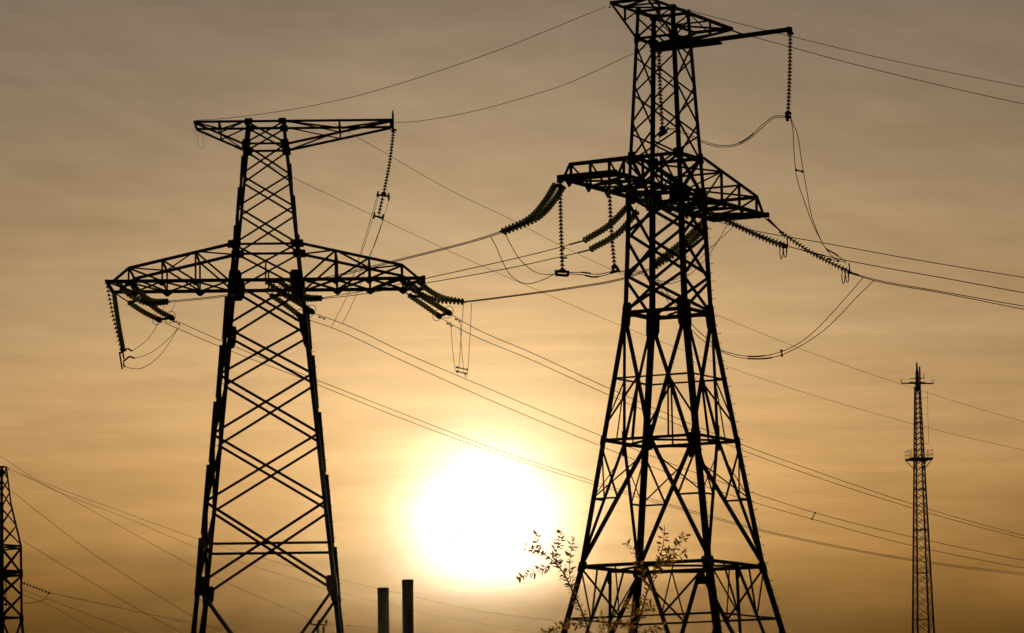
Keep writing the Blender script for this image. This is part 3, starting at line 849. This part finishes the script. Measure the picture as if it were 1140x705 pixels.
# --- jumpers, left pylon
GJ = 'slack jumper cables on the pylons'
def jump(label, pts, y0, y1, r=.015, **k):
    return wire(label, nd(pts, y0, y1), r, GJ, 'jumper_cable', 'jumper cable', 8, **k)
jump('jumper from the free-hanging left string up to the left round fitting, shortest one', [(147, 391), (161, 381), (171, 369), (176, 359)], nL, fL + 2.6)
jump('jumper from the free-hanging left string sweeping up to the left conductors, middle one', [(150, 399), (163, 395), (175, 388), (190, 375), (200, 363)], nL, fL + 3)
jump('jumper from the free-hanging left string sweeping up to the left conductors, lowest one', [(138.6, 408), (148, 410.5), (159, 409.5), (175, 399), (187, 384), (197.6, 367)], nL, fL + 3)
jump('short jumper loop between the left strings and the level left conductor, left one', [(184, 337), (181, 347), (177, 357)], nL - 2.4, fL + 2.8, .012)
jump('short jumper loop between the left strings and the level left conductor, right one', [(196, 336), (192, 345), (189, 350)], nL - 2.4, fL + 2.8, .012)
jump("leftmost of four jumpers falling from left pylon's slanting top string, reaching the level conductor", [(419.5, 220), (406, 266), (395, 300), (385, 327)], DL - .5, nL - 2.6, .013)
jump("second from left of four jumpers falling from left pylon's slanting top string", [(421, 221), (408, 266), (397, 298), (388, 326.5)], DL - .5, nL - 2.6, .013)
jump("jumper starting at the lower clamp of left pylon's slanting top string, reaching low conductor", [(426, 246), (414, 280), (402, 315), (390, 343), (381, 361)], DL - .5, fL + 4, .013)
jump("rightmost jumper falling from left pylon's slanting top string, reaching low conductor", [(433, 222), (428, 240), (416, 275), (398, 308), (384, 335), (369, 364)], DL - .5, fL + 4, .013)
jump('U-shaped jumper loop hanging under the right arm of the left pylon, left one', [(516, 338), (513, 379), (510.5, 412), (508.5, 415), (506.5, 410), (504, 390), (501.5, 358.5)], nL - 2.5, fL + 3, .014, spac=(((508.5, 409, DL), (520, 411.5, DL)), ((509, 413.5, DL), (518.5, 416, DL))))
jump('U-shaped jumper loop hanging under the right arm of the left pylon, right one', [(525, 337.5), (523, 379), (520.5, 414), (518.5, 420), (516.5, 414), (514, 390), (512, 358)], nL - 2.5, fL + 3, .014)
jump('thin wire loop dangling from the left end of the left pylon top arm', [(219, 137), (216, 143), (217, 149), (220, 150), (219.5, 157), (222, 164), (225.5, 165), (227, 158), (225, 150), (223, 145)], DL - 1, DL, .008)
# --- jumpers, right pylon
jump('jumper loop under the left strings of the right pylon, outer and deeper one', [(546, 263.5), (552, 274), (558, 288), (568, 306), (579, 314), (588.5, 316), (606, 311), (619, 304)], yPA, yAL, .016)
jump('jumper loop under the left strings of the right pylon, inner and shallower one', [(562, 260), (570, 275), (578, 288), (594, 302), (606, 305.5), (619, 305.5)], yPA, yAL, .016)
jump('jumper strung between the bottoms of the two vertical strings, upper one', [(633, 303.5), (650, 303.5), (665, 305.5), (681, 302.5)], yAL, yBL, .018, clamp=((.3, .5),))
jump('jumper strung between the bottoms of the two vertical strings, lower one', [(633, 305), (648, 306), (662, 308.5), (681, 304.5)], yAL, yBL, .018, clamp=((.45, .75),))
jump('jumper passing behind the right pylon legs up to its right strings, left one', [(689, 303), (710, 303.5), (730, 314), (748, 315.5), (766, 307), (785, 289), (797, 272), (810, 250)], yBL, DR - .9, .014)
jump('jumper passing behind the right pylon legs up to its right strings, right one', [(689, 302), (712, 302), (731, 312), (750, 312), (768, 300), (784, 283), (800, 268), (817, 252)], yBL, DR - .9, .014)
jump('big jumper loop below the right arm of the right pylon, inner one', [(961, 309), (943, 330), (925, 350), (907.7, 368), (888, 383), (869, 392), (840.6, 397), (820, 395), (802, 389), (787, 377), (766, 357), (748, 334), (731, 308)], yBR + .7, yAR + 2.4, .017, clamp=((.47, .54),), spac=(((870, 390.5, DR + 3), (870.5, 396, DR + 3)),))
jump('big jumper loop below the right arm of the right pylon, outer one', [(973, 312.5), (954.6, 330), (936, 350), (917, 368), (900, 380), (885, 388.5), (863, 397.5), (837, 399.5), (818, 397), (802, 391), (785, 381), (762, 359), (744, 336), (731, 312)], yBR + .7, yAR + 2.4, .017, clamp=((.48, .56),))
jump('wavy jumper from the shaft of the right pylon to the horn string, upper one', [(743, 143), (754, 144), (765, 148.5), (785, 158), (804, 162), (821, 160), (835, 152), (850, 138), (862, 129.5), (876, 129.5)], yI, yH, .016, clamp=((.58, .7),))
jump('wavy jumper from the shaft of the right pylon to the horn string, lower one', [(743, 144), (754, 146), (765, 151), (785, 160), (804, 163.8), (821, 161.8), (835, 154.5), (850, 141), (862, 131.5), (876, 131)], yI, yH, .016)
jump('jumper falling from the horn string to the right strings, left one', [(880, 131), (882, 140), (884, 170), (887.5, 200), (895, 223), (902, 242.6), (913.6, 267), (920, 277), (930, 283), (942, 292)], yH, DR, .016, spac=(((886.5, 189.5, (yH + DR) / 2 - .9), (893, 191, (yH + DR) / 2 - .9)),), clamp=((.78, .92),))
jump('jumper falling from the horn string to the right strings, right one', [(880, 131), (887, 147.5), (892, 176), (896, 200), (899, 217), (902, 234), (909, 256), (917, 273), (928, 287), (942, 293)], yH, DR, .016)
jump('faint jumper from the spread strings up inside the right pylon shaft', [(657, 275), (676, 268), (700, 245), (722, 200), (732, 170), (734, 151)], DR + 1.7, yI, .013)

# ------------------------------------------------------------------ the cut-off pylon at the left edge
DC = 350.0
Cc = Tower('lattice_pylon', 'smaller distant steel pylon cut off by the left edge of the photo', 1.5, DC, math.radians(52))
OC = math.cos(math.radians(38)) + math.sin(math.radians(38))
mc = lambda px, y: Cc.m(px, y) / OC
zc_ = lambda y: Cc.z(y)
Cc.profile([(0, mc(52, 900)), (zc_(688), mc(23.5, 688)), (zc_(608), mc(22.5, 608)), (zc_(560), mc(11, 560)), (zc_(520), mc(6, 520))], 1.0)
Cc.legs([0, zc_(688), zc_(608), zc_(560), zc_(520)], [.28, .24, .2, .16])
for f in range(4):
    for y0, y1 in ((534, 520), (548, 534), (566, 548), (585, 566), (607, 585)):
        Cc.xpanel(f, zc_(y0), zc_(y1), .08)
    for y0, y1 in ((639, 610), (663, 641), (687, 663), (760, 688), (850, 760)):
        Cc.xpanel(f, zc_(y0), zc_(y1), .13)
    mm = (Cc.c(f, zc_(688)) + Cc.c((f + 1) % 4, zc_(688))) / 2
for y, w in ((520, .12), (608, .15), (611, .12), (637, .26), (641, .16), (688, .15)):
    Cc.ring(zc_(y), w)
Cc.ring(zc_(526), .09)
for i in range(4):
    Cc.gusset(i, zc_(639), .4, .7); Cc.gusset(i, zc_(688), .4, .6)
insulator('short insulator string sloping right from the cut-off pylon at the left edge', [nd([(27, 649.5), (40, 654.5), (54, 660)], DC - 4, DC - 3)], G_T, mesh=DISC, pitch=.22)
insulator('insulator string hanging against the cut-off pylon at the left edge', [nd([(6.5, 645), (6.5, 672)], DC - 8, DC - 8)], G_H, pitch=.2)
GC = 'thin wires fanning out from the cut-off pylon at the left edge'
def fan(label, pts, y0, y1, r=.016, nm='conductor_wire', **k):
    wire(label, nd(pts, y0, y1), r, GC, nm, 'power line', 8, **k)
fan('thin wire above the cut-off pylon top running to the chimneys, highest on the left edge', [(-60, 478), (0, 508), (43.6, 535), (116, 562.5), (220, 600), (300, 624), (379.5, 645.5), (463.7, 665), (537, 681), (624, 691.6), (700, 699)], DC - 20, 600, .017)
fan("thin wire from the cut-off pylon's top to the chimneys, passing below the highest one", [(7, 520), (29, 530.5), (72.7, 551), (145, 578.5), (220, 610), (300, 636), (379.5, 660), (461, 680), (550, 697), (640, 712)], DC, 600, .017, damp=(.02,))
fan("thin wire from the cut-off pylon's top sloping down to a pole's insulators", [(7, 520.5), (30.5, 531), (58, 544), (131, 584.5), (218, 632), (261.6, 653), (320, 678), (349, 691.5)], DC, 450, .016)
fan("thin wire from the cut-off pylon's upper body sloping steeply to the left pylon's foot", [(12, 546), (64, 587), (116, 625), (212, 685), (270, 718)], DC, 420, .018)
fan("wire from the cut-off pylon's middle sloping steeply down to the photo's bottom edge", [(25, 602), (87, 639.6), (160, 682), (204, 705), (250, 728)], DC - 3, 420, .018)
fan('wire from the sloping string of the cut-off pylon running flat to the left pylon foot', [(55, 660), (116, 673), (166, 684), (240, 699), (330, 715)], DC - 3, 450, .019)
fan('wire under the sloping string of the cut-off pylon, upper of two leaving the bottom', [(25, 656.5), (72.7, 674.5), (154, 705), (190, 718.5)], DC - 3, 430, .017)
fan('wire under the sloping string of the cut-off pylon, lower of two leaving the bottom', [(25, 662), (67, 680), (109, 705), (150, 730)], DC - 3, 420, .017)
wire('slack jumper loop hanging from the sloping string of the cut-off pylon', nd([(54, 660.5), (50, 667), (40, 670.5), (26, 672)], DC - 3, DC - 3), .024, GC, 'jumper_cable', 'jumper cable', 6)
# wooden pole with post insulators, only its head in the photo
p0 = at(354, 694, 450)
pole = empty('utility_pole', 'dark utility pole whose head with insulators shows at the foot of the left pylon', 'utility pole', (p0.x, 450, 0))
bm = bmesh.new(); lathe(bm, [(.20, 0), (.13, p0.z)], 10); obj('post', bm, TIMBER, pole)
bm = bmesh.new(); lathe(bm, [(.17, 0), (.12, p0.z - .3)], 10, Matrix.Translation((.55, .3, 0))); obj('strut', bm, TIMBER, pole)
bm = bmesh.new(); box_bar(bm, (-.75, 0, p0.z - .12), (.9, 0, p0.z - .18), .14, .14); obj('crossbeam', bm, TIMBER, pole)
for k, x in enumerate((-.7, .08, .85)):
    bm = bmesh.new(); lathe(bm, [(.03, -.05), (.13, .0), (.13, .08), (.07, .1), (.14, .16), (.12, .26), (.04, .34)], 10, Matrix.Translation((x, 0, p0.z))); obj('post_insulator', bm, FITTING, pole, True)
fan('wire leaving the pole head insulators to the right, past the chimney feet', [(359, 693.5), (374, 695.5), (419, 699.5), (470, 704), (540, 711)], 450, 560, .02)

# ------------------------------------------------------------------ telecom mast on the right
DM = 650.0
pb_ = at(1029, 745, DM)
mast = empty('telecom_mast', 'slender lattice radio mast with a railed platform, standing alone at the right', 'mast', (pb_.x, DM, 0), math.radians(12))
def zm_(y):
    lo, hi = 0, 200
    for _ in range(40):
        m_ = (lo + hi) / 2; v = Vector((pb_.x, DM, m_)) - CAM
        if CY - F * v.dot(UP) / v.dot(FWD) > y: lo = m_
        else: hi = m_
    return lo
mp = 1 * (Vector((pb_.x, DM, 50)) - CAM).dot(FWD) / F
hM = lambda y: mp * (2.9 + max(0, y - 432) * (10.9 - 2.9) / (705 - 432)) / 1.15     # half width at photo row y
rows = [430]
while rows[-1] < 960: rows.append(rows[-1] + max(5.5, hM(rows[-1]) / mp * 1.55))
corner = lambda k, y: Vector((((-1, -1), (1, -1), (1, 1), (-1, 1))[k][0] * hM(y), ((-1, -1), (1, -1), (1, 1), (-1, 1))[k][1] * hM(y), max(zm_(y), 0)))
for k in range(4):
    bm = bmesh.new(); tube(bm, [corner(k, 430), corner(k, 705), corner(k, 992)], [.085, .15, .22], 6); obj('leg', bm, STEEL2, mast)
for k in range(4):
    bm = bmesh.new()
    for a_, b_ in zip(rows, rows[1:]):
        j = (k + 1) % 4
        for p, q in ((corner(k, a_), corner(j, b_)), (corner(j, a_), corner(k, b_))):
            tube(bm, [p, q], .05, 4)
    for y in (470, 511, 545, 590, 638, 690):
        tube(bm, [corner(k, y), corner((k + 1) % 4, y)], .07, 4)
    obj('lattice_panel', bm, STEEL2, mast)
bm = bmesh.new()
s = 16 * mp * .78; zp = zm_(511.5)
bmesh.ops.create_cube(bm, size=1, matrix=Matrix.Translation((0, 0, zp)) @ Matrix.Diagonal((2 * s, 2 * s, .28, 1)))
plat = obj('platform', bm, STEEL2, mast)
bm = bmesh.new()
for hh in (.65, 1.3):
    cs = [Vector((sx * s, sy * s, zp + hh)) for sx, sy in ((-1, -1), (1, -1), (1, 1), (-1, 1))]
    for a_, b_ in zip(cs, cs[1:] + cs[:1]): tube(bm, [a_, b_], .028, 4)
for i in range(5):
    for sx, sy in ((-1 + i * .5, -1), (-1 + i * .5, 1), (-1, -1 + i * .5), (1, -1 + i * .5)):
        tube(bm, [Vector((sx * s, sy * s, zp)), Vector((sx * s, sy * s, zp + 1.3))], .028, 4)
obj('railing', bm, STEEL2, plat)
for sx, sy in ((-1, -1), (1, -1), (1, 1), (-1, 1)):
    bm = bmesh.new(); tube(bm, [Vector((sx * s * .92, sy * s * .92, zp - .15)), Vector((sx * hM(521), sy * hM(521), zm_(522)))], .07, 5); obj('bracket', bm, STEEL2, plat)
bm = bmesh.new()
zt = zm_(427); wa = 18.5 * mp
tube(bm, [(-wa, 0, zt), (wa, 0, zt)], .10, 6); tube(bm, [(-wa * .5, 0, zt + .12), (wa * .5, 0, zt + .12)], .12, 6)
for sx in (-1, 1): tube(bm, [(sx * wa, 0, zt - .1), (sx * wa, 0, zt + .6)], .05, 5)
tube(bm, [(-wa * .45, 0, zm_(422)), (wa * .42, 0, zm_(421))], .07, 5); tube(bm, [(wa * .42, 0, zm_(422)), (wa * .42, 0, zm_(416))], .05, 5)
tube(bm, [(0, -wa * .5, zt), (0, wa * .5, zt)], .10, 6)
obj('antenna_arm', bm, STEEL2, mast)
bm = bmesh.new(); lathe(bm, [(.30, zm_(436)), (.26, zm_(415)), (.17, zm_(412)), (.12, zm_(404)), (.03, zm_(403))], 8); obj('top_pole', bm, STEEL2, mast)
bm = bmesh.new(); lathe(bm, [(.13, zm_(432)), (.13, zm_(409)), (.05, zm_(408))], 8, Matrix.Translation((.42, 0, 0))); obj('antenna', bm, STEEL2, mast)
bm = bmesh.new(); xr = 11.5 * mp
tube(bm, [(xr, 0, zm_(494)), (xr, 0, zm_(434))], .022, 5)
for y in (443, 461, 494): tube(bm, [(hM(y) * .8, 0, zm_(y)), (xr, 0, zm_(y))], .028, 5)
obj('side_antenna', bm, STEEL2, mast)

# ------------------------------------------------------------------ two chimneys
GCH = 'pair of chimney stacks below the sun'
for x, y, wpx, lab in ((426.5, 654.5, 12.6, 'shorter concrete chimney stack, the one nearer the left pylon'), (453.8, 645.5, 12.6, 'taller concrete chimney stack, standing nearer the sun')):
    Y_ = 420.0
    b0 = at(x, y, Y_); r_ = wpx * Y_ / F / 2
    ch = empty('chimney_stack', lab, 'chimney', (b0.x, Y_, 0), 0, GCH)
    bm = bmesh.new(); lathe(bm, [(r_ * 1.22, 0), (r_ * 1.0, b0.z - .7), (r_ * .86, b0.z - .7), (r_ * .86, b0.z - 1.2)], 28); obj('shaft', bm, CONCRETE, ch, False)
    bm = bmesh.new()
    lathe(bm, [(r_ * 1.03, b0.z - .7), (r_ * 1.04, b0.z - .04), (r_ * 1.0, b0.z), (r_ * .82, b0.z), (r_ * .82, b0.z - .7)], 28); obj('rim', bm, CONCRETE, ch)
    bm = bmesh.new()
    for sx in (-.17, .17): tube(bm, [(sx, -r_ * 1.22 - .13, 2), (sx, -r_ - .13, b0.z - .2)], .02, 4)
    for k in range(int(b0.z * 2.5) - 8):
        zz = 2.5 + k * .4; yy = -(r_ * (1.22 - .22 * zz / b0.z)) - .13
        tube(bm, [(-.17, yy, zz), (.17, yy, zz)], .012, 4)
    obj('ladder', bm, FITTING, ch)

# ------------------------------------------------------------------ two birds in front of the sun
for x, y, rz, lab in ((503.5, 599, .3, 'tiny dark bird gliding in front of the sun, lower one'), (508, 597, -.5, 'tiny dark bird gliding in front of the sun, upper one')):
    bm = bmesh.new()
    lathe(bm, [(.005, -.14), (.03, -.08), (.04, 0), (.03, .07), (.022, .1), (.004, .15)], 8, Matrix.Rotation(math.pi / 2, 4, 'X'))
    for s in (-1, 1):
        up_ = [Vector(p) for p in ((0, .06, .02), (s * .14, .07, .08), (s * .28, -.02, .05), (s * .13, -.03, .07), (0, -.05, .02))]
        top_ = [bm.verts.new(p) for p in up_]; bot_ = [bm.verts.new(p - Vector((0, 0, .012))) for p in up_]
        bm.faces.new(top_); bm.faces.new(bot_[::-1])
        for e in range(5): bm.faces.new((top_[e], top_[(e + 1) % 5], bot_[(e + 1) % 5], bot_[e]))
    bd = obj('bird', bm, FEATHER); bd.scale = (1.25,) * 3; bd.location = at(x, y, 300); bd.rotation_euler = (.1, .2, rz)
    tag(bd, lab, 'bird', 'birds in front of the sun')

# ------------------------------------------------------------------ sapling in the foreground
DT = 45.0
root_px = 672
tp = at(root_px, 700, DT)
tree = empty('sapling', 'leafy sapling whose thin upper branches rise beside and behind the right pylon base', 'tree', (tp.x, DT, 0))
t0 = Vector((tp.x, DT, 0))
limbs = []     # (points, radius start, radius end)
def limb(pts, r0, r1, leaves=0, lo=.0):
    P3 = [at(*p) - t0 for p in pts]
    limbs.append((spline(P3, 6), r0, r1, leaves, lo))
base = [(672, 1100, DT), (674, 960, DT), (676, 860, DT + .05), (676, 790, DT)]
limb([(672, 1175, DT)] + base, .035, .022)
limb([(676, 790, DT), (664, 735, DT - .05), (652, 692, DT - .1), (637, 657, DT - .12), (626, 636, DT - .15), (615, 624, DT - .18), (600, 614, DT - .2), (585, 608, DT - .2)], .018, .003, 46, .42)
limb([(637, 657, DT - .12), (634, 634, DT - .2), (636, 612, DT - .25), (639, 600, DT - .3)], .006, .002, 24)
limb([(622, 633, DT - .15), (619, 618, DT - .1), (622, 604, DT - .05), (624, 592, DT)], .006, .002, 26)
limb([(613, 631, DT - .15), (598, 636, DT - .1), (586, 641, DT - .1), (575, 645, DT - .1)], .005, .002, 20)
limb([(600, 614, DT - .2), (597, 602, DT - .2), (598, 594, DT - .2)], .004, .002, 12)
limb([(655, 700, DT), (636, 694, DT + .1), (620, 700, DT + .1), (606, 704, DT + .15)], .006, .003, 34, .15)
limb([(676, 790, DT), (694, 735, DT + .1), (710, 694, DT + .1), (722, 655, DT + .1), (731, 630, DT + .1), (738, 608, DT + .1), (740, 585, DT + .1)], .016, .003, 44, .25)
limb([(731, 630, DT + .1), (745, 616, DT + .15), (757, 603, DT + .2), (764, 594, DT + .25)], .005, .002, 30)
limb([(728, 640, DT + .1), (742, 626, DT + .1), (755, 618, DT + .1), (764, 616, DT + .1)], .005, .002, 24)
limb([(722, 655, DT + .1), (712, 630, DT), (704, 612, DT), (697, 602, DT)], .005, .002, 20)
limb([(712, 690, DT + .1), (703, 676, DT + .2), (697, 668, DT + .2)], .005, .002, 18)
limb([(706, 705, DT + .1), (690, 694, DT + .2), (676, 700, DT + .2)], .006, .002, 34)
limb([(714, 684, DT + .1), (722, 676, DT + .2), (730, 674, DT + .3)], .005, .002, 14)
limb([(703, 712, DT + .1), (722, 703, DT), (740, 698, DT - .1)], .006, .002, 20)
limb([(664, 735, DT), (664, 710, DT), (672, 696, DT), (668, 684, DT)], .006, .002, 14, .3)
bm = bmesh.new()
for pts, r0, r1, lv, lo in limbs:
    tube(bm, pts, [.62 * r0 + (r1 - .62 * r0) * i / (len(pts) - 1) for i in range(len(pts))], 6)
obj('trunk', bm, BARK, tree, True)
bm = bmesh.new()
def leaf(bm, p, d, ln, wd):
    d = d.normalized()
    s = d.cross(Vector((random.uniform(-1, 1), random.uniform(-1, 1), random.uniform(-1, 1)))).normalized()
    n = d.cross(s)
    v = [p, p + d * ln * .3 + s * wd + n * wd * .3, p + d * ln * .7 + s * wd * .8 + n * wd * .2, p + d * ln, p + d * ln * .7 - s * wd * .8 + n * wd * .2, p + d * ln * .3 - s * wd + n * wd * .3]
    m_ = [p + d * ln * .3, p + d * ln * .7]
    V = [bm.verts.new(x) for x in v]; Q = [bm.verts.new(x) for x in m_]
    for fc in ((V[0], V[1], Q[0]), (V[1], V[2], Q[1], Q[0]), (V[2], V[3], Q[1]), (V[0], Q[0], V[5]), (Q[0], Q[1], V[4], V[5]), (Q[1], V[3], V[4])):
        bm.faces.new(fc)
for pts, r0, r1, lv, lo in limbs:
    if not lv: continue
    samp, _ = resample(pts, 60)
    lv = int(lv * 1.7)
    for k in range(lv):
        p, d = samp[min(59, int((lo + (1 - lo) * (k + random.random()) / lv) * 59))]
        side = d.cross(Vector((0, 1, 0))).normalized() * (1 if k % 2 else -1)
        dr = d * random.uniform(.1, .9) + side * random.uniform(.5, 1.1) + Vector((0, random.uniform(-.7, .7), random.uniform(-.35, .2)))
        leaf(bm, p + Vector((random.uniform(-.02, .02), random.uniform(-.06, .06), random.uniform(-.022, .022))), dr, random.uniform(.036, .080), random.uniform(.008, .0145))
obj('crown', bm, LEAF, tree)
